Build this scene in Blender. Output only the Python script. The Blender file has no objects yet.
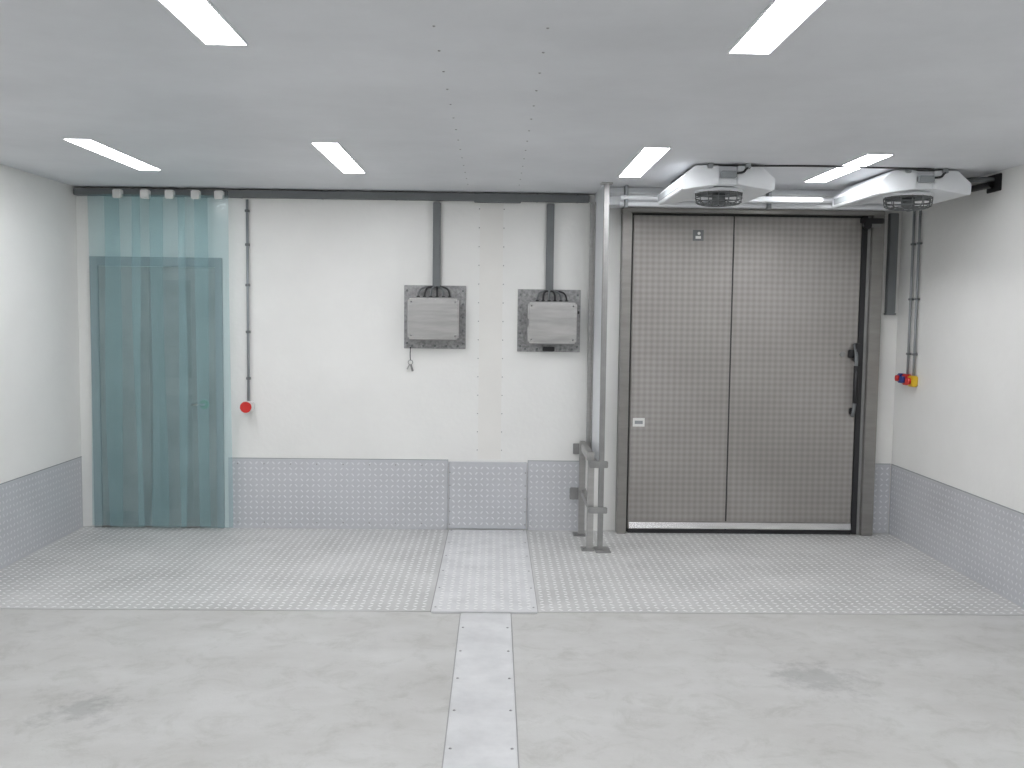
import bpy, bmesh, math, random
from mathutils import Vector, Matrix
random.seed(4)
S=bpy.context.scene
try:
    S.view_settings.view_transform='Standard'
except Exception: pass

XL,XR,YB,YF,H=-3.13,3.06,7.2,-2.4,2.56
WORLD_L=32.0
# ------------------------------------------------------------ materials
def newmat(n):
    m=bpy.data.materials.new(n); m.use_nodes=True
    return m,m.node_tree,m.node_tree.nodes['Principled BSDF']
def mat(n,col,rough=.5,metal=0,var=0.0,scale=4,bump=0,bscale=60,stretch=None,spec=None):
    m,t,b=newmat(n)
    b.inputs['Roughness'].default_value=rough; b.inputs['Metallic'].default_value=metal
    b.inputs['Base Color'].default_value=(*col,1)
    if spec is not None: b.inputs['Specular IOR Level'].default_value=spec
    tc=t.nodes.new('ShaderNodeTexCoord'); src=tc.outputs['Object']
    if stretch:
        mp=t.nodes.new('ShaderNodeMapping'); mp.inputs['Scale'].default_value=stretch
        t.links.new(src,mp.inputs['Vector']); src=mp.outputs['Vector']
    if var:
        no=t.nodes.new('ShaderNodeTexNoise'); no.inputs['Scale'].default_value=scale; no.inputs['Detail'].default_value=6
        no.inputs['Roughness'].default_value=.62
        t.links.new(src,no.inputs['Vector'])
        r=t.nodes.new('ShaderNodeValToRGB')
        r.color_ramp.elements[0].position=.3; r.color_ramp.elements[1].position=.7
        r.color_ramp.elements[0].color=(*[c*(1-var) for c in col],1)
        r.color_ramp.elements[1].color=(*[min(1,c*(1+var*.5)) for c in col],1)
        t.links.new(no.outputs['Fac'],r.inputs['Fac']); t.links.new(r.outputs['Color'],b.inputs['Base Color'])
    if bump:
        n2=t.nodes.new('ShaderNodeTexNoise'); n2.inputs['Scale'].default_value=bscale; n2.inputs['Detail'].default_value=3
        t.links.new(src,n2.inputs['Vector'])
        bp=t.nodes.new('ShaderNodeBump'); bp.inputs['Strength'].default_value=bump; bp.inputs['Distance'].default_value=.003
        t.links.new(n2.outputs['Fac'],bp.inputs['Height']); t.links.new(bp.outputs['Normal'],b.inputs['Normal'])
    return m
M={}
M['wall']=mat('white_grp_wall',(.84,.84,.815),.38,var=.03,scale=2.2,bump=.6,bscale=26)
M['wallband']=mat('cream_joint_strip',(.82,.81,.775),.45,var=.03,scale=3)
M['ceil']=mat('ceiling_panel',(.73,.745,.77),.5,var=.11,scale=.9,bump=.15,bscale=14)
M['steel']=mat('brushed_stainless',(.48,.475,.465),.38,.85,var=.12,scale=6,stretch=(1,1,8))
M['steelbr']=mat('door_frame_stainless',(.31,.30,.285),.42,.75,var=.12,scale=5,stretch=(1,1,5))
M['lid']=mat('polished_stainless_lid',(.58,.575,.57),.25,1.0,var=.2,scale=3,stretch=(1,1,9))
M['steel_dark']=mat('dull_steel',(.33,.33,.325),.45,.7,var=.15,scale=8)
M['galv']=mat('galvanised_plate',(.36,.36,.36),.42,.6,var=.45,scale=38)
M['trunk']=mat('grey_trunking',(.165,.175,.18),.5,var=.08,scale=8)
M['pipe']=mat('grey_conduit',(.30,.32,.33),.5)
M['black']=mat('black_rubber',(.02,.02,.022),.45)
M['white']=mat('white_enamel',(.84,.86,.88),.35,var=.03)
M['whitepl']=mat('white_plastic',(.8,.8,.78),.4)
M['red']=mat('red_plastic',(.62,.03,.025),.35)
M['yellow']=mat('yellow_plastic',(.75,.5,.03),.35)
M['blue']=mat('blue_plastic',(.03,.05,.25),.35)
M['green']=mat('green_plastic',(.03,.25,.12),.4)
M['doorbk']=mat('left_door_steel',(.36,.345,.33),.5,.2,var=.25,scale=2.0)
M['doorbk2']=mat('left_door_dark',(.31,.30,.29),.5,.2,var=.25,scale=2.5)
M['rivet']=mat('rivet_grey',(.36,.36,.36),.4,.5)
M['plate']=mat('aluminium_floor_plate',(.55,.55,.54),.5,.12,var=.20,scale=1.6,bump=.15,bscale=30)
M['platebar']=mat('aluminium_tread',(.83,.835,.825),.42,.15)
M['plate2']=mat('aluminium_ramp_plate',(.66,.665,.67),.45,.15,var=.14,scale=5,bump=.15,bscale=40)
M['dado']=mat('aluminium_dado_plate',(.58,.59,.615),.42,.2,var=.08,scale=2)
M['dadobar']=mat('aluminium_dado_tread',(.73,.74,.76),.40,.2)
M['joint']=mat('plate_joint_sealant',(.34,.34,.335),.7)
M['dark']=mat('dark_gap',(.05,.05,.05),.7)

def concrete():
    m,t,b=newmat('concrete_floor'); N=t.nodes; L=t.links
    tc=N.new('ShaderNodeTexCoord')
    n1=N.new('ShaderNodeTexNoise'); n1.inputs['Scale'].default_value=1.6; n1.inputs['Detail'].default_value=9; n1.inputs['Roughness'].default_value=.68
    mp=N.new('ShaderNodeMapping'); mp.inputs['Scale'].default_value=(.8,1.3,1)
    L.new(tc.outputs['Object'],mp.inputs['Vector']); L.new(mp.outputs['Vector'],n1.inputs['Vector'])
    r=N.new('ShaderNodeValToRGB'); e=r.color_ramp.elements
    e[0].position=.32; e[0].color=(.455,.45,.43,1); e[1].position=.66; e[1].color=(.555,.555,.54,1)
    L.new(n1.outputs['Fac'],r.inputs['Fac'])
    n2=N.new('ShaderNodeTexNoise'); n2.inputs['Scale'].default_value=5; n2.inputs['Detail'].default_value=10; n2.inputs['Roughness'].default_value=.75; n2.inputs['Distortion'].default_value=.6
    L.new(tc.outputs['Object'],n2.inputs['Vector'])
    r2=N.new('ShaderNodeValToRGB'); r2.color_ramp.elements[0].position=.30; r2.color_ramp.elements[0].color=(.82,.82,.80,1)
    r2.color_ramp.elements[1].position=.50; r2.color_ramp.elements[1].color=(1,1,1,1)
    L.new(n2.outputs['Fac'],r2.inputs['Fac'])
    mx=N.new('ShaderNodeMixRGB'); mx.blend_type='MULTIPLY'; mx.inputs[0].default_value=1
    L.new(r.outputs['Color'],mx.inputs[1]); L.new(r2.outputs['Color'],mx.inputs[2])
    last=mx.outputs[0]
    n3=N.new('ShaderNodeTexNoise'); n3.inputs['Scale'].default_value=9; n3.inputs['Detail'].default_value=6; n3.inputs['Roughness'].default_value=.7
    L.new(tc.outputs['Object'],n3.inputs['Vector'])
    for (x,y,rad,k) in [(1.50,4.24,.21,.75),(-1.68,3.87,.16,.75),(-2.3,4.9,.10,.90),(1.9,4.5,.1,.92),(-.6,4.6,.08,.93),(.7,3.5,.08,.93)]:
        d=N.new('ShaderNodeVectorMath'); d.operation='DISTANCE'; d.inputs[1].default_value=(x,y,0)
        L.new(tc.outputs['Object'],d.inputs[0])
        a=N.new('ShaderNodeMath'); a.operation='MULTIPLY_ADD'; a.inputs[1].default_value=.75
        L.new(n3.outputs['Fac'],a.inputs[0]); L.new(d.outputs['Value'],a.inputs[2])
        rr=N.new('ShaderNodeMapRange'); rr.inputs['From Min'].default_value=rad+.24; rr.inputs['From Max'].default_value=rad+.40
        rr.inputs['To Min'].default_value=k; rr.inputs['To Max'].default_value=1
        L.new(a.outputs[0],rr.inputs['Value'])
        q=N.new('ShaderNodeMixRGB'); q.blend_type='MULTIPLY'; q.inputs[0].default_value=1
        L.new(last,q.inputs[1]); L.new(rr.outputs[0],q.inputs[2]); last=q.outputs[0]
    L.new(last,b.inputs['Base Color']); b.inputs['Roughness'].default_value=.55
    n4=N.new('ShaderNodeTexNoise'); n4.inputs['Scale'].default_value=90
    L.new(tc.outputs['Object'],n4.inputs['Vector'])
    bp=N.new('ShaderNodeBump'); bp.inputs['Strength'].default_value=.25; bp.inputs['Distance'].default_value=.002
    L.new(n4.outputs['Fac'],bp.inputs['Height']); L.new(bp.outputs['Normal'],b.inputs['Normal'])
    return m
M['concrete']=concrete()

def embossed():
    m,t,b=newmat('embossed_stainless'); N=t.nodes; L=t.links
    tc=N.new('ShaderNodeTexCoord'); sp=N.new('ShaderNodeSeparateXYZ'); L.new(tc.outputs['Object'],sp.inputs[0])
    def mth(op,a,bb=None):
        q=N.new('ShaderNodeMath'); q.operation=op
        for i,v in enumerate((a,bb)):
            if v is None: continue
            if isinstance(v,(int,float)): q.inputs[i].default_value=v
            else: L.new(v,q.inputs[i])
        return q.outputs[0]
    k=2*math.pi/.072
    x=mth('MULTIPLY',sp.outputs['X'],k*.8); z=mth('MULTIPLY',sp.outputs['Z'],k*.8)
    s1=mth('SINE',mth('ADD',x,z)); s2=mth('SINE',mth('SUBTRACT',x,z))
    h=mth('MULTIPLY',s1,s2)
    n=N.new('ShaderNodeTexNoise'); n.inputs['Scale'].default_value=1.2; n.inputs['Detail'].default_value=5
    L.new(tc.outputs['Object'],n.inputs['Vector'])
    r=N.new('ShaderNodeValToRGB'); e=r.color_ramp.elements
    e[0].position=.3; e[0].color=(.325,.308,.29,1); e[1].position=.7; e[1].color=(.40,.382,.362,1)
    L.new(n.outputs['Fac'],r.inputs['Fac'])
    mr=N.new('ShaderNodeMapRange'); mr.inputs['From Min'].default_value=-1; mr.inputs['From Max'].default_value=1
    mr.inputs['To Min'].default_value=.85; mr.inputs['To Max'].default_value=1.10; L.new(h,mr.inputs['Value'])
    mx=N.new('ShaderNodeMixRGB'); mx.blend_type='MULTIPLY'; mx.inputs[0].default_value=1
    L.new(r.outputs['Color'],mx.inputs[1]); L.new(mr.outputs[0],mx.inputs[2]); L.new(mx.outputs[0],b.inputs['Base Color'])
    b.inputs['Metallic'].default_value=.5; b.inputs['Roughness'].default_value=.5
    bp=N.new('ShaderNodeBump'); bp.inputs['Strength'].default_value=.35; bp.inputs['Distance'].default_value=.003
    L.new(h,bp.inputs['Height']); L.new(bp.outputs['Normal'],b.inputs['Normal'])
    return m
M['emboss']=embossed()

def pvc():
    m,t,b=newmat('translucent_pvc'); N=t.nodes; L=t.links
    b.inputs['Base Color'].default_value=(.37,.56,.59,1); b.inputs['Roughness'].default_value=.13
    tr=N.new('ShaderNodeBsdfTransparent'); tr.inputs['Color'].default_value=(.87,.945,.955,1)
    mx=N.new('ShaderNodeMixShader'); mx.inputs[0].default_value=.26
    L.new(tr.outputs[0],mx.inputs[1]); L.new(b.outputs[0],mx.inputs[2])
    L.new(mx.outputs[0],N['Material Output'].inputs['Surface'])
    return m
M['pvc']=pvc()
def emis():
    m=bpy.data.materials.new('lamp_diffuser'); m.use_nodes=True; t=m.node_tree
    t.nodes.clear(); e=t.nodes.new('ShaderNodeEmission'); o=t.nodes.new('ShaderNodeOutputMaterial')
    e.inputs['Color'].default_value=(.965,.97,1,1); e.inputs['Strength'].default_value=WORLD_L
    t.links.new(e.outputs[0],o.inputs['Surface']); return m
M['lamp']=emis()

# ------------------------------------------------------------ geometry helpers
def grp(name,loc):
    e=bpy.data.objects.new(name,None); e.location=loc; e.empty_display_size=.1
    S.collection.objects.link(e); return e
def add(name,me,parent=None,mats=()):
    o=bpy.data.objects.new(name,me); S.collection.objects.link(o)
    for m in mats: me.materials.append(m)
    if parent:
        o.parent=parent; o.matrix_parent_inverse=Matrix.Translation(parent.location).inverted()
    return o
def mesh(name,v,f):
    me=bpy.data.meshes.new(name); me.from_pydata(v,[],f); me.update(); return me
def box(name,x0,x1,y0,y1,z0,z1,m,parent=None,bev=0):
    bm=bmesh.new(); bmesh.ops.create_cube(bm,size=1)
    for v in bm.verts:
        v.co=Vector(((x0+x1)/2+v.co.x*(x1-x0),(y0+y1)/2+v.co.y*(y1-y0),(z0+z1)/2+v.co.z*(z1-z0)))
    if bev: bmesh.ops.bevel(bm,geom=bm.edges[:],offset=bev,segments=2,affect='EDGES')
    me=bpy.data.meshes.new(name); bm.to_mesh(me); bm.free()
    return add(name,me,parent,[M[m]])
def prism(name,poly,y0,y1,m,parent=None,bev=0,axis='Y'):
    n=len(poly)
    if axis=='Y': v=[(a,y0,b) for a,b in poly]+[(a,y1,b) for a,b in poly]
    else: v=[(y0,a,b) for a,b in poly]+[(y1,a,b) for a,b in poly]
    f=[list(range(n)),list(range(2*n-1,n-1,-1))]+[[i,i+n,(i+1)%n+n,(i+1)%n] for i in range(n)]
    bm=bmesh.new(); me=mesh(name,v,f); bm.from_mesh(me); bmesh.ops.recalc_face_normals(bm,faces=bm.faces[:])
    if bev: bmesh.ops.bevel(bm,geom=bm.edges[:],offset=bev,segments=2,affect='EDGES')
    bm.to_mesh(me); bm.free(); return add(name,me,parent,[M[m]])
def cyl(name,p0,p1,r,m,parent=None,seg=20,r2=None,bev=0):
    p0=Vector(p0);p1=Vector(p1);d=p1-p0
    bm=bmesh.new(); bmesh.ops.create_cone(bm,cap_ends=True,segments=seg,radius1=r,radius2=r if r2 is None else r2,depth=d.length)
    bmesh.ops.transform(bm,matrix=Matrix.Translation((p0+p1)/2)@d.to_track_quat('Z','Y').to_matrix().to_4x4(),verts=bm.verts[:])
    me=bpy.data.meshes.new(name); bm.to_mesh(me); bm.free()
    for p in me.polygons: p.use_smooth=len(p.vertices)==4
    return add(name,me,parent,[M[m]])
def tube(name,pts,r,m,parent=None,cyc=False,smooth=True):
    c=bpy.data.curves.new(name,'CURVE'); c.dimensions='3D'; c.bevel_depth=r; c.bevel_resolution=3
    s=c.splines.new('NURBS' if smooth else 'POLY'); s.points.add(len(pts)-1)
    for q,p in zip(s.points,pts): q.co=(*p,1)
    s.use_cyclic_u=cyc
    if smooth: s.order_u=3; s.use_endpoint_u=not cyc
    c.resolution_u=8
    tmp=bpy.data.objects.new('tmp',c); S.collection.objects.link(tmp)
    dg=bpy.context.evaluated_depsgraph_get(); me=bpy.data.meshes.new_from_object(tmp.evaluated_get(dg))
    bpy.data.objects.remove(tmp); me.name=name; me.materials.clear()
    for p in me.polygons: p.use_smooth=True
    return add(name,me,parent,[M[m]])
def ring(cx,cy,cz,r,n=28): return [(cx+r*math.cos(2*math.pi*i/n),cy+r*math.sin(2*math.pi*i/n),cz) for i in range(n)]
def treads(name,org,U,V,Nn,lu,lv,m,parent,pitch=.05,ln=.036,wd=.012,ht=.0015):
    """raised alternating bars on a sheet, real geometry"""
    org=Vector(org);U=Vector(U);V=Vector(V);Nn=Vector(Nn)
    vs=[];fs=[]
    nu=int(lu/pitch);nv=int(lv/pitch)
    ou=(lu-(nu-1)*pitch)/2; ov=(lv-(nv-1)*pitch)/2
    for i in range(nu):
        for j in range(nv):
            c=org+U*(ou+i*pitch)+V*(ov+j*pitch)
            a=math.radians(45 if (i+j)%2 else -45)
            d=U*math.cos(a)+V*math.sin(a); e=-U*math.sin(a)+V*math.cos(a)
            b=len(vs)
            for p in (d*ln/2, d*ln*.2+e*wd/2, -d*ln*.2+e*wd/2, -d*ln/2, -d*ln*.2-e*wd/2, d*ln*.2-e*wd/2):
                vs.append(c+p)
            vs.append(c+d*ln*.28+Nn*ht); vs.append(c-d*ln*.28+Nn*ht)
            fs+= [(b,b+1,b+6),(b+1,b+2,b+7,b+6),(b+2,b+3,b+7),(b+3,b+4,b+7),(b+4,b+5,b+6,b+7),(b+5,b,b+6)]
    me=mesh(name,vs,fs); bm=bmesh.new(); bm.from_mesh(me)
    for f in bm.faces:
        if f.normal.dot(Nn)<0: f.normal_flip()
    bm.to_mesh(me); bm.free()
    return add(name,me,parent,[M[m]])
def rivets(name,pts,nrm,r,m,parent,h=.003):
    vs=[];fs=[];nrm=Vector(nrm)
    q=nrm.to_track_quat('Z','Y')
    for p in pts:
        b=len(vs)
        for k in range(8):
            a=k*math.pi/4; vs.append(Vector(p)+q@Vector((r*math.cos(a),r*math.sin(a),0)))
        for k in range(8):
            a=k*math.pi/4; vs.append(Vector(p)+q@Vector((r*.6*math.cos(a),r*.6*math.sin(a),h)))
        fs+=[(b+k,b+(k+1)%8,b+8+(k+1)%8,b+8+k) for k in range(8)]+[tuple(b+8+k for k in range(8))]
    return add(name,mesh(name,vs,fs),parent,[M[m]])

# ------------------------------------------------------------ room shell
fl=box('floor',XL-.15,XR+.15,YF-.15,YB+.15,-.12,0,'concrete')
wb=box('wall_back',XL-.15,XR+.15,YB,YB+.15,0,H,'wall')
wl=box('wall_left',XL-.15,XL,YF-.15,YB,0,H,'wall')
wr=box('wall_right',XR,XR+.15,YF-.15,YB,0,H,'wall')
wf=box('wall_front',XL,XR,YF-.15,YF,0,H,'wall')
ce=box('ceiling',XL-.15,XR+.15,YF-.15,YB+.15,H,H+.12,'ceil')
g=grp('trim_1',(-.03,YB,1.5))
box('joint_strip',-.125,.05,YB-.002,YB,.55,2.48,'wallband',g)
rivets('strip_rivets',[(x,YB-.002,.62+i*.14) for x in (-.13,.055) for i in range(14)],(0,-1,0),.0045,'rivet',g,.002)
g=grp('trim_2',(0,4,H))
box('ceiling_joint_sheet',-.23,.18,YF,YB-.08,H-.002,H,'ceil',g)
pts=[(x,y*.28,H-.002) for x in (-.205,.155) for y in range(-6,25)]
rivets('ceiling_rivets',pts,(0,0,-1),.0055,'rivet',g)
# ------------------------------------------------------------ checker plate floor / ramp
FY=5.18
g=grp('checker_plate_floor',(0,6.2,0))
box('sheet_left',XL,-.345,FY,YB,0,.004,'plate',g)
box('sheet_right',.255,XR,FY,YB,0,.004,'plate',g)
treads('treads_left',(XL,FY,.004),(1,0,0),(0,1,0),(0,0,1),-.345-XL,YB-FY,'platebar',g)
treads('treads_right',(.255,FY,.004),(1,0,0),(0,1,0),(0,0,1),XR-.255,YB-FY-.05,'platebar',g)
g=grp('channel_cover_plate',(-.04,6.2,0))
box('wide_sheet',-.34,.25,FY-.03,YB-.035,.0,.012,'plate2',g,.003)
treads('wide_treads',(-.33,FY-.02,.012),(1,0,0),(0,1,0),(0,0,1),.57,YB-FY-.03,'platebar',g)
box('narrow_sheet',-.175,.10,YF+.01,FY-.035,0,.006,'plate2',g,.002)
rivets('sheet_screws',[(x,y*.35,.006) for x in (-.155,.08) for y in range(-6,15)]+[(x,FY+.05+y*.38,.012) for x in (-.32,.23) for y in range(6)],(0,0,1),.007,'rivet',g)
box('joint_gap_left',-.347,-.3405,FY,YB-.035,0,.006,'joint',g); box('joint_gap_right',.2505,.2545,FY,YB-.035,0,.006,'joint',g)
box('narrow_gap_left',-.180,-.1755,YF+.01,FY-.035,0,.002,'joint',g); box('narrow_gap_right',.1005,.105,YF+.01,FY-.035,0,.002,'joint',g)
# ------------------------------------------------------------ dado (baseboards)
DH=.54
def dado(name,segs,side):
    g=grp(name,(0,YB,0) if side=='b' else ((XL if side=='l' else XR),3,0))
    for i,(a,b) in enumerate(segs):
        if side=='b':
            box('sheet_%d'%i,a,b,YB-.006,YB,.004,DH,'dado',g)
            treads('treads_%d'%i,(a,YB-.006,0.01),(1,0,0),(0,0,1),(0,-1,0),b-a,DH-.02,'dadobar',g,pitch=.043,ln=.03,wd=.011)
            box('edge_%d'%i,a,b,YB-.008,YB,DH,DH+.004,'pipe',g)
        else:
            x=XL if side=='l' else XR; s=1 if side=='l' else -1
            box('sheet_%d'%i,min(x,x+s*.006),max(x,x+s*.006),a,b,.004,DH,'dado',g)
            treads('treads_%d'%i,(x+s*.006,a,.01),(0,1,0),(0,0,1),(s,0,0),b-a,DH-.02,'dadobar',g,pitch=.043,ln=.03,wd=.011)
            box('edge_%d'%i,min(x,x+s*.008),max(x,x+s*.008),a,b,DH,DH+.004,'pipe',g)
    return g
g=dado('baseboard_back',[(-2.02,-.35),(.256,.70),(2.92,XR-.01)],'b')
rivets('dado_rivets',[(-1.95+i*.2,YB-.006,z) for z in (.5,.05) for i in range(8)],(0,-1,0),.006,'rivet',g)
dado('baseboard_left',[(YF,2.0),(2.005,YB-.01)],'l'); dado('baseboard_right',[(YF,2.0),(2.005,YB-.01)],'r')
g=grp('baseboard_cover',(-.04,YB,.26))
box('sheet',-.345,.25,YB-.026,YB,.014,.53,'dado',g,.003)
treads('treads',(-.34,YB-.026,.02),(1,0,0),(0,0,1),(0,-1,0),.58,.50,'dadobar',g,pitch=.043,ln=.03,wd=.011)
rivets('screws',[(x,YB-.026,.05+.1*i) for x in (-.335,.24) for i in range(5)],(0,-1,0),.006,'rivet',g)
# ------------------------------------------------------------ trunking along ceiling
g=grp('cable_trunking',(-1,YB,2.52))
box('run_left',-1.99,-.16,YB-.06,YB,2.495,2.55,'trunk',g,.004)
box('cover_joint',-.17,.18,YB-.066,YB,2.485,2.552,'trunk',g,.004)
box('run_right',.17,.69,YB-.06,YB,2.495,2.55,'trunk',g,.004)
for i,x in enumerate((-1.9,-1.3,-.75,.3,.6)): box('coupler_%d'%i,x-.008,x+.008,YB-.062,YB,2.493,2.552,'trunk',g,.002)
# ------------------------------------------------------------ junction boxes
def jbox(x0,x1,z0,z1,ex0,ex1,ez0,ez1,cx,extra):
    g=grp('electrical_junction_box',((x0+x1)/2,YB,(z0+z1)/2))
    box('trunking_drop',cx-.028,cx+.028,YB-.045,YB,z1-.02,2.483,'trunk',g,.004)
    box('backplate',x0,x1,YB-.012,YB,z0,z1,'galv',g,.002)
    box('enclosure',ex0,ex1,YB-.13,YB-.012,ez0,ez1,'steel_dark',g,.01)
    box('lid',ex0-.012,ex1+.012,YB-.15,YB-.128,ez0-.012,ez1+.012,'lid',g,.012)
    box('lid_flange',ex0-.02,ex1+.02,YB-.129,YB-.122,ez0-.02,ez1+.02,'steel_dark',g,.002)
    for x in (ex0+.015,ex1-.015):
        for z in (ez0+.015,ez1-.015): cyl('lid_screw',(x,YB-.155,z),(x,YB-.149,z),.007,'steel_dark',g,10)
    rivets('plate_bolts',[(x,YB-.012,z0+.04+i*(z1-z0-.08)/4) for x in (x0+.022,x1-.022) for i in range(5)]+[(x0+.06+i*(x1-x0-.12)/4,YB-.012,z0+.02) for i in range(5)],(0,-1,0),.009,'trunk',g,.006)
    for i in range(6):
        gx=ex0+.06+i*(ex1-ex0-.12)/5
        cyl('gland_%d'%i,(gx,YB-.07,ez1+.001),(gx,YB-.07,ez1+.03),.013,'black',g,10)
        tube('cable_%d'%i,[(gx,YB-.07,ez1+.02),(gx,YB-.07,ez1+.075),((gx+cx)/2,YB-.055,ez1+.10),(cx+(i-2.5)*.007,YB-.03,ez1+.095),(cx+(i-2.5)*.007,YB-.025,ez1+.15)],.007,'black' if i%2 else 'trunk',g)
    if extra=='keys':
        cyl('hook',(x0+.05,YB-.03,z0+.005),(x0+.05,YB-.012,z0+.005),.006,'black',g,10)
        tube('cord',[(x0+.05,YB-.02,z0),(x0+.045,YB-.02,z0-.04),(x0+.05,YB-.02,z0-.09)],.003,'black',g)
        tube('key_ring',[(x0+.05+.018*math.cos(a*.7),YB-.02,z0-.105+.018*math.sin(a*.7)) for a in range(9)],.0025,'steel_dark',g,True)
        prism('key_a',[(x0+.045,z0-.12),(x0+.06,z0-.12),(x0+.075,z0-.17),(x0+.06,z0-.175)],YB-.022,YB-.017,'steel_dark',g)
        prism('key_b',[(x0+.04,z0-.12),(x0+.05,z0-.12),(x0+.03,z0-.16),(x0+.02,z0-.155)],YB-.026,YB-.022,'steel',g)
    else:
        box('label_clip',(x0+x1)/2-.045,(x0+x1)/2+.045,YB-.03,YB-.013,z0+.005,z0+.04,'black',g,.003)
        box('lid_latch',ex0-.018,ex0-.004,YB-.158,YB-.14,(ez0+ez1)/2-.03,(ez0+ez1)/2+.03,'steel_dark',g,.003)
        cyl('side_gland',(ex1+.01,YB-.07,ez1-.06),(ex1+.035,YB-.07,ez1-.06),.012,'black',g,10)
jbox(-.69,-.225,1.39,1.865,-.64,-.285,1.475,1.755,-.447,'keys')
jbox(.165,.64,1.375,1.845,.25,.59,1.455,1.735,.402,'clip')
# ------------------------------------------------------------ emergency stop
YE=YB-.003
g=grp('emergency_stop_button',(-1.885,YE-.03,.93))
BX=-1.858
cyl('conduit',(BX,YE-.02,.96),(BX,YE-.02,2.483),.010,'pipe',g,12)
for i,z in enumerate((1.15,1.5,1.85,2.15,2.40)): box('clip_%d'%i,BX-.015,BX+.015,YE-.034,YE,z-.010,z+.010,'trunk',g,.003)
box('housing',BX-.037,BX+.037,YE-.06,YE,.90,.98,'whitepl',g,.008)
cyl('collar',(BX,YE-.075,.94),(BX,YE-.06,.94),.03,'trunk',g)
cyl('mushroom',(BX,YE-.11,.94),(BX,YE-.075,.94),.042,'red',g,28,.036)
# ------------------------------------------------------------ left door and curtain
g=grp('door_1',(-2.53,YB,1.0))
DT=1.98
box('frame_left',-3.03,-2.97,YB-.03,YB,.004,DT+.07,'pipe',g,.003)
box('frame_right',-2.10,-2.05,YB-.03,YB,.004,DT+.07,'pipe',g,.003)
box('frame_top',-2.97,-2.10,YB-.03,YB,DT,DT+.07,'pipe',g,.003)
box('leaf_left',-2.967,-2.60,YB-.02,YB,.01,DT-.003,'doorbk',g,.002)
box('leaf_right',-2.575,-2.103,YB-.02,YB,.01,DT-.003,'doorbk',g,.002)
box('meeting_stile',-2.60,-2.575,YB-.016,YB,.01,DT-.003,'doorbk2',g,.002)
box('panel_upper',-2.53,-2.28,YB-.023,YB-.02,1.15,1.88,'doorbk2',g,.001)
box('panel_lower',-2.53,-2.28,YB-.023,YB-.02,.15,1.02,'doorbk2',g,.001)
box('kick_plate',-2.94,-2.61,YB-.024,YB-.02,.02,.13,'steel_dark',g)
cyl('handle_rose',(-2.19,YB-.035,.95),(-2.19,YB-.02,.95),.035,'green',g)
cyl('handle_neck',(-2.19,YB-.055,.95),(-2.19,YB-.03,.95),.009,'steel',g); cyl('handle_lever',(-2.19,YB-.05,.95),(-2.28,YB-.05,.95),.009,'steel',g)
g=grp('strip_curtain',(-2.53,7.1,2.5))
box('rail',-3.12,-1.995,YB-.07,YB,2.495,2.545,'trunk',g,.004)
strips=[(-3.01,-2.78,0),(-2.88,-2.62,1),(-2.69,-2.46,0),(-2.55,-2.29,1),(-2.35,-2.13,0),(-2.22,-1.97,1)]
for i,(a,b,k) in enumerate(strips):
    n=14; rows=12; v=[];f=[]
    for r in range(rows+1):
        z=2.50-(2.50-.03)*r/rows
        for c in range(n+1):
            t=c/n; x=a+(b-a)*t+.016*math.sin(i*2.1+r*.35)*r/rows
            y=YB-.085-.028*k+(.022*math.cos((t-.5)*math.pi))*(-1 if k else 1)*min(1,r/3)+.008*math.sin(r*.6+i)
            v.append((x,y,z))
    for r in range(rows):
        for c in range(n):
            q=r*(n+1)+c; f.append((q,q+1,q+n+2,q+n+1))
    me=mesh('strip',v,f)
    for p in me.polygons: p.use_smooth=True
    add('strip_%d'%(i+1),me,g,[M['pvc']])
for i,x in enumerate((-2.78,-2.58,-2.40,-2.21,-2.04)):
    box('hanger_clip_%d'%i,x-.03,x+.03,YB-.135,YB-.071,2.47,2.535,'whitepl',g,.006)
# ------------------------------------------------------------ big insulated door
g=grp('door_2',(1.9,YB,1.2))
TZ=2.42
box('frame_left',.935,1.005,YB-.11,YB,.004,TZ,'steelbr',g,.004)
box('frame_right',2.80,2.89,YB-.11,YB,.004,TZ,'steelbr',g,.004)
box('frame_right_inner',2.775,2.80,YB-.08,YB,.004,TZ,'steel_dark',g,.002)
box('frame_top',.935,2.89,YB-.11,YB,TZ+.001,2.455,'steelbr',g,.004)
box('gasket_left',1.006,1.02,YB-.045,YB,.01,TZ,'dark',g)
box('gasket_right',2.735,2.774,YB-.085,YB,.01,TZ,'black',g,.003)
box('gasket_top',1.02,2.735,YB-.045,YB,TZ-.015,TZ,'dark',g)
box('leaf_left',1.021,1.769,YB-.07,YB,.035,TZ-.016,'emboss',g,.004)
box('leaf_right',1.777,2.734,YB-.07,YB,.035,TZ-.016,'emboss',g,.004)
box('seam_strip',1.768,1.778,YB-.068,YB,.035,TZ-.016,'dark',g)
box('kick_strip',1.022,2.733,YB-.078,YB-.07,.045,.10,'steelbr',g,.003)
box('sweep_seal',1.022,2.733,YB-.076,YB-.01,.006,.036,'black',g)
prism('shiny_sweep',[(YB-.092,.045),(YB-.0785,.045),(YB-.0785,.09)],1.03,2.73,'lid',g,0,axis='X')
box('edge_trim_left',1.022,1.030,YB-.075,YB-.07,.11,TZ-.02,'steelbr',g)
box('handle_mount_top',2.66,2.73,YB-.10,YB-.07,1.36,1.42,'black',g,.006)
box('handle_mount_bottom',2.685,2.73,YB-.10,YB-.07,.93,.98,'black',g,.006)
tube('handle_bar',[(2.707,YB-.09,1.46),(2.707,YB-.125,1.42),(2.707,YB-.135,1.2),(2.707,YB-.125,.96),(2.707,YB-.09,.92)],.014,'trunk',g)
cyl('handle_grip',(2.707,YB-.134,1.02),(2.707,YB-.134,1.30),.019,'black',g)
box('lock_case',2.70,2.745,YB-.13,YB-.07,1.33,1.47,'black',g,.006)
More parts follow.
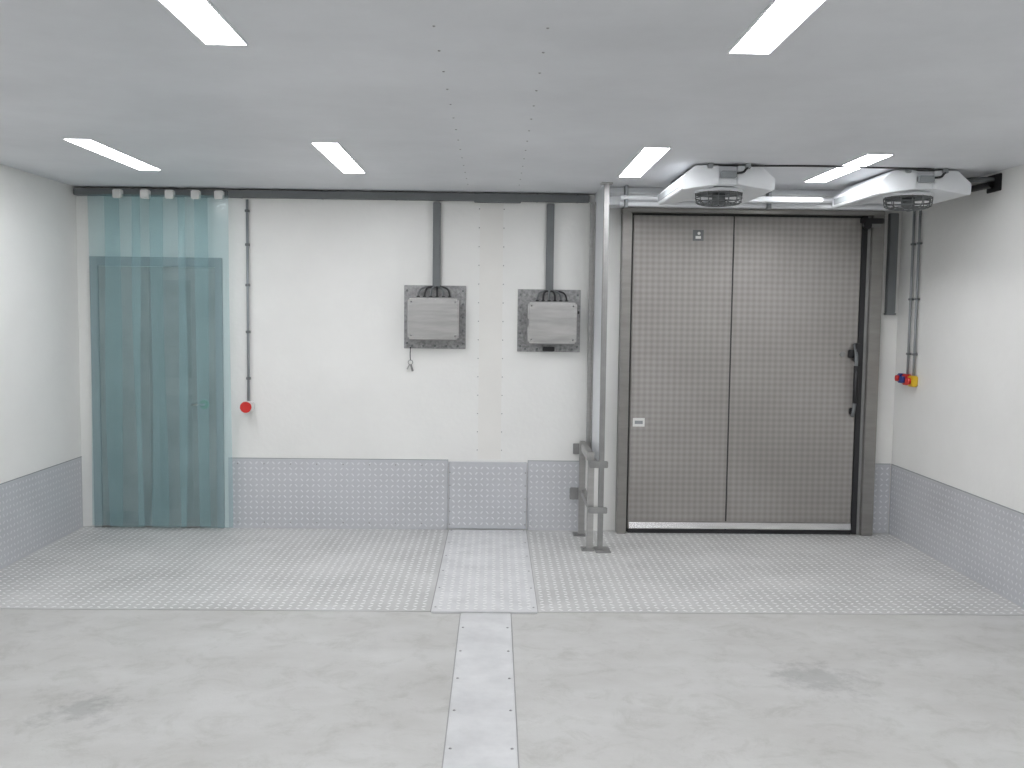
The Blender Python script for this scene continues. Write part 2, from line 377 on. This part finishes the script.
cyl('latch_pin',(2.62,YB-.085,1.385),(2.62,YB-.07,1.385),.02,'steel_dark',g)
box('closer_plate',2.70,2.88,YB-.125,YB-.11,2.36,2.40,'black',g,.005)
cyl('closer_roller',(2.75,YB-.15,2.345),(2.75,YB-.11,2.345),.028,'black',g)
box('closer_arm',2.76,2.85,YB-.14,YB-.125,2.33,2.355,'steel_dark',g,.004)
box('warning_sign',1.465,1.545,YB-.0735,YB-.07,2.22,2.30,'trunk',g)
box('warning_symbol',1.485,1.525,YB-.0755,YB-.0735,2.235,2.255,'whitepl',g); cyl('warning_dot',(1.51,YB-.0755,2.275),(1.51,YB-.0735,2.275),.011,'whitepl',g)
box('rating_label',1.045,1.135,YB-.0735,YB-.07,.82,.885,'whitepl',g)
box('rating_text',1.06,1.12,YB-.0745,YB-.0735,.84,.865,'pipe',g)
g=grp('trim_3',(1.8,YB,2.5))
box('lintel_casing',.80,2.93,YB-.24,YB,2.458,2.52,'white',g,.005)
box('lintel_upper',.80,2.93,YB-.42,YB,2.521,H,'white',g,.004)
# ------------------------------------------------------------ partition and crash barrier
g=grp('partition_screen',(.74,6.9,1.6))
box('screen_panel',.735,.752,6.59,YB,.62,H,'white',g)
box('wall_angle',.70,.7345,YB-.04,YB-.001,.62,2.49,'steel',g,.003)
box('wall_angle_lip',.728,.7345,YB-.10,YB-.04,.62,2.49,'steel',g,.001)
box('front_post',.732,.768,6.55,6.59,.012,H,'steel_dark',g,.004)
box('bottom_rail',.728,.765,6.60,YB,.59,.62,'steel',g,.003)
box('top_bracket',.71,.79,6.53,6.61,H-.010,H,'steel',g,.002)
box('post_foot',.715,.82,6.50,6.66,.004,.014,'steel_dark',g,.002)
rivets('screws',[(.728,7.12,.75+i*.15) for i in range(12)],(-1,0,0),.006,'rivet',g)
g=grp('crash_barrier',(.69,6.8,.3))
def post(n,x,y,h):
    box(n+'_tube',x-.022,x+.022,y-.022,y+.022,.012,h,'steel',g,.004)
    box(n+'_base',x-.06,x+.03,y-.05,y+.05,.004,.014,'steel_dark',g,.002)
    for sx in (-.045,): cyl(n+'_bolt',(x+sx,y-.035,.014),(x+sx,y-.035,.026),.009,'steel_dark',g,6)
post('front',.68,6.60,.70); post('rear',.66,7.05,.70)
prism('top_rail',[(6.58,.64),(YB-.01,.64),(YB-.01,.70),(6.58,.70)],.65,.695,'steel',g,.004,axis='X')
prism('mid_rail',[(6.62,.30),(YB-.01,.30),(YB-.01,.35),(6.62,.35)],.655,.695,'steel',g,.004,axis='X')
box('wall_bracket_top',.60,.70,YB-.035,YB-.011,.60,.68,'steel_dark',g,.003)
box('wall_bracket_low',.58,.66,YB-.035,YB-.011,.25,.34,'steel_dark',g,.003)
box('clamp_high',.66,.79,6.51,6.549,.60,.645,'steel_dark',g,.004)
box('clamp_low',.66,.79,6.51,6.549,.28,.32,'steel_dark',g,.004)
# ------------------------------------------------------------ right side trunking, conduits, isolators
g=grp('cable_trunking',(2.97,YB,2.1))
box('drop',2.955,3.02,YB-.05,YB,1.70,2.448,'trunk',g,.004)
box('end_cap',2.95,3.025,YB-.053,YB,1.685,1.70,'trunk',g,.002)
g=grp('isolator_switch',(XR,6.9,1.17))
for i,y in enumerate((6.94,6.84)):
    cyl('conduit_%d'%i,(XR-.02,y,1.24),(XR-.02,y,2.45),.009,'pipe',g,12)
    for z in (1.4,1.8,2.2): box('clip',XR-.033,XR,y-.014,y+.014,z-.008,z+.008,'trunk',g,.003)
box('housing_a',XR-.045,XR,7.00,7.07,1.18,1.25,'blue',g,.008)
box('housing_b',XR-.045,XR,6.90,6.985,1.17,1.25,'red',g,.008)
box('housing_c',XR-.045,XR,6.80,6.885,1.165,1.245,'yellow',g,.008)
cyl('knob_a',(XR-.065,7.035,1.215),(XR-.045,7.035,1.215),.022,'red',g)
cyl('knob_b',(XR-.07,6.94,1.21),(XR-.045,6.94,1.21),.025,'blue',g); cyl('knob_c',(XR-.07,6.84,1.205),(XR-.045,6.84,1.205),.025,'red',g)
# ------------------------------------------------------------ ceiling evaporators
def evap(x0,w,y0,y1):
    g=grp('ceiling_air_cooler',(x0+w/2,(y0+y1)/2,H))
    hw=w*.40; x1=x0+w
    for nm,s,xx in (('hood_left',1,x0),('hood_right',-1,x1)):
        prism(nm,[(xx+s*.012,2.405),(xx,2.415),(xx,2.475),(xx+s*.085,2.548),(xx+s*hw,2.548),(xx+s*hw,2.44),(xx+s*hw*.6,2.425)],y0,y1,'white',g,.003)
        prism(nm+'_outlet_grille',[(xx-s*.004,2.425),(xx-s*.004,2.465),(xx+s*.002,2.465),(xx+s*.002,2.425)],y0+.04,y1-.04,'pipe',g)
    box('core',x0+hw+.001,x1-hw-.001,y0+.02,y1-.03,2.442,2.548,'white',g,.004)
    cx=(x0+x1)/2; cy=y0+.24
    cyl('fan_shroud',(cx,cy,2.415),(cx,cy,2.435),.148,'white',g,32)
    cyl('fan_opening',(cx,cy,2.412),(cx,cy,2.4155),.135,'trunk',g,32)
    cyl('motor_hub',(cx,cy,2.36),(cx,cy,2.412),.04,'trunk',g,20)
    for i,(r,z) in enumerate([(.142,2.41),(.142,2.385),(.138,2.36),(.11,2.348),(.08,2.344),(.05,2.342)]):
        tube('guard_ring_%d'%i,ring(cx,cy,z,r),.0035,'trunk',g,True)
    for k in range(14):
        a=k*math.pi/7; c,s=math.cos(a),math.sin(a)
        tube('guard_wire_%d'%k,[(cx+.143*c,cy+.143*s,2.415),(cx+.144*c,cy+.144*s,2.36),(cx+.11*c,cy+.11*s,2.346),(cx+.045*c,cy+.045*s,2.341)],.003,'trunk',g)
    for x in (x0+hw*.75,x1-hw*.75):
        for y in (y0-.012,y1+.012): box('mounting_foot',x-.015,x+.015,y-.012,y+.012,2.53,H-.001,'pipe',g,.003)
    for x in (x0+hw*.7,x1-hw*.7):
        box('spacer',x-.015,x+.015,y0+.05,y1-.05,2.549,H-.001,'white',g)
    box('terminal_box',cx-.045,cx+.045,y0-.025,y0+.018,2.475,2.515,'pipe',g,.005)
    tube('power_cable',[(cx+.04,y0-.005,2.505),(cx+.08,y0-.03,2.50),(cx+.10,y0-.02,2.53),(cx+.13,y0-.01,2.552)],.007,'black',g)
    return g
evap(1.09,.56,5.68,6.50)
evap(2.30,.56,5.75,6.55)
g=grp('refrigerant_pipes',(2,6.68,2.5))
for i,(y,z,r,m) in enumerate([(6.66,2.475,.016,'white'),(6.72,2.44,.020,'white')]):
    tube('pipe_%d'%i,[(.86,y,z),(1.4,y,z),(2.2,y,z),(2.99,y,z)],r,m,g)
box('drain_tray',1.58,2.22,6.50,6.60,2.44,2.475,'white',g,.005)
tube('black_pipe',[(1.50,5.66,2.545),(1.8,5.64,2.548),(2.1,5.66,2.548),(2.6,5.70,2.548)],.006,'black',g)
for x in (.9,1.9,2.9): box('hanger',x-.010,x+.010,6.65,6.73,2.41,H,'pipe',g,.002)
g=grp('pipe_bracket',(3.0,5.95,2.5))
tube('insulated_pipe_a',[(3.0,6.55,2.49),(3.01,6.3,2.49),(3.02,6.05,2.485),(3.02,5.82,2.48)],.020,'black',g)
tube('insulated_pipe_b',[(2.89,6.20,2.50),(2.90,5.92,2.515),(2.95,5.86,2.515),(XR-.005,5.86,2.515)],.016,'trunk',g)
box('wall_plate',XR-.012,XR,5.78,5.94,2.44,2.545,'black',g,.003)
# ------------------------------------------------------------ luminaires
def lum(x,y0,y1,w=.135):
    g=grp('ceiling_light_fixture',(x,(y0+y1)/2,H))
    z=H-.005
    box('diffuser',x-w/2,x+w/2,y0,y1,z,H-.0005,'lamp',g)
    t=.008
    box('frame_a',x-w/2-t,x-w/2,y0-t,y1+t,z,H,'white',g); box('frame_b',x+w/2,x+w/2+t,y0-t,y1+t,z,H,'white',g)
    box('frame_c',x-w/2,x+w/2,y0-t,y0,z,H,'white',g); box('frame_d',x-w/2,x+w/2,y1,y1+t,z,H,'white',g)
for (yo) in (0,-2.93,-5.86):
    for x in (-2.24,-.925,.86,2.11):
        lum(x,5.18+yo+(.1 if x>2 else 0),6.25+yo+(.1 if x>2 else 0))
# ------------------------------------------------------------ world + camera
w=bpy.data.worlds.new('World'); S.world=w; w.use_nodes=True
w.node_tree.nodes['Background'].inputs[0].default_value=(.5,.52,.55,1); w.node_tree.nodes['Background'].inputs[1].default_value=.2
cam=bpy.data.cameras.new('camera'); co=bpy.data.objects.new('camera',cam); S.collection.objects.link(co)
cam.sensor_width=36; cam.lens=36*950/1024; cam.clip_start=.05
t=math.radians(4.15); yaw=math.radians(-1.03); roll=math.radians(.69)
R=Matrix.Rotation(yaw,4,'Z')@Matrix.Rotation(math.pi/2-t,4,'X')@Matrix.Rotation(roll,4,'Z')
co.matrix_world=Matrix.Translation((0,0,1.65))@R
S.camera=co
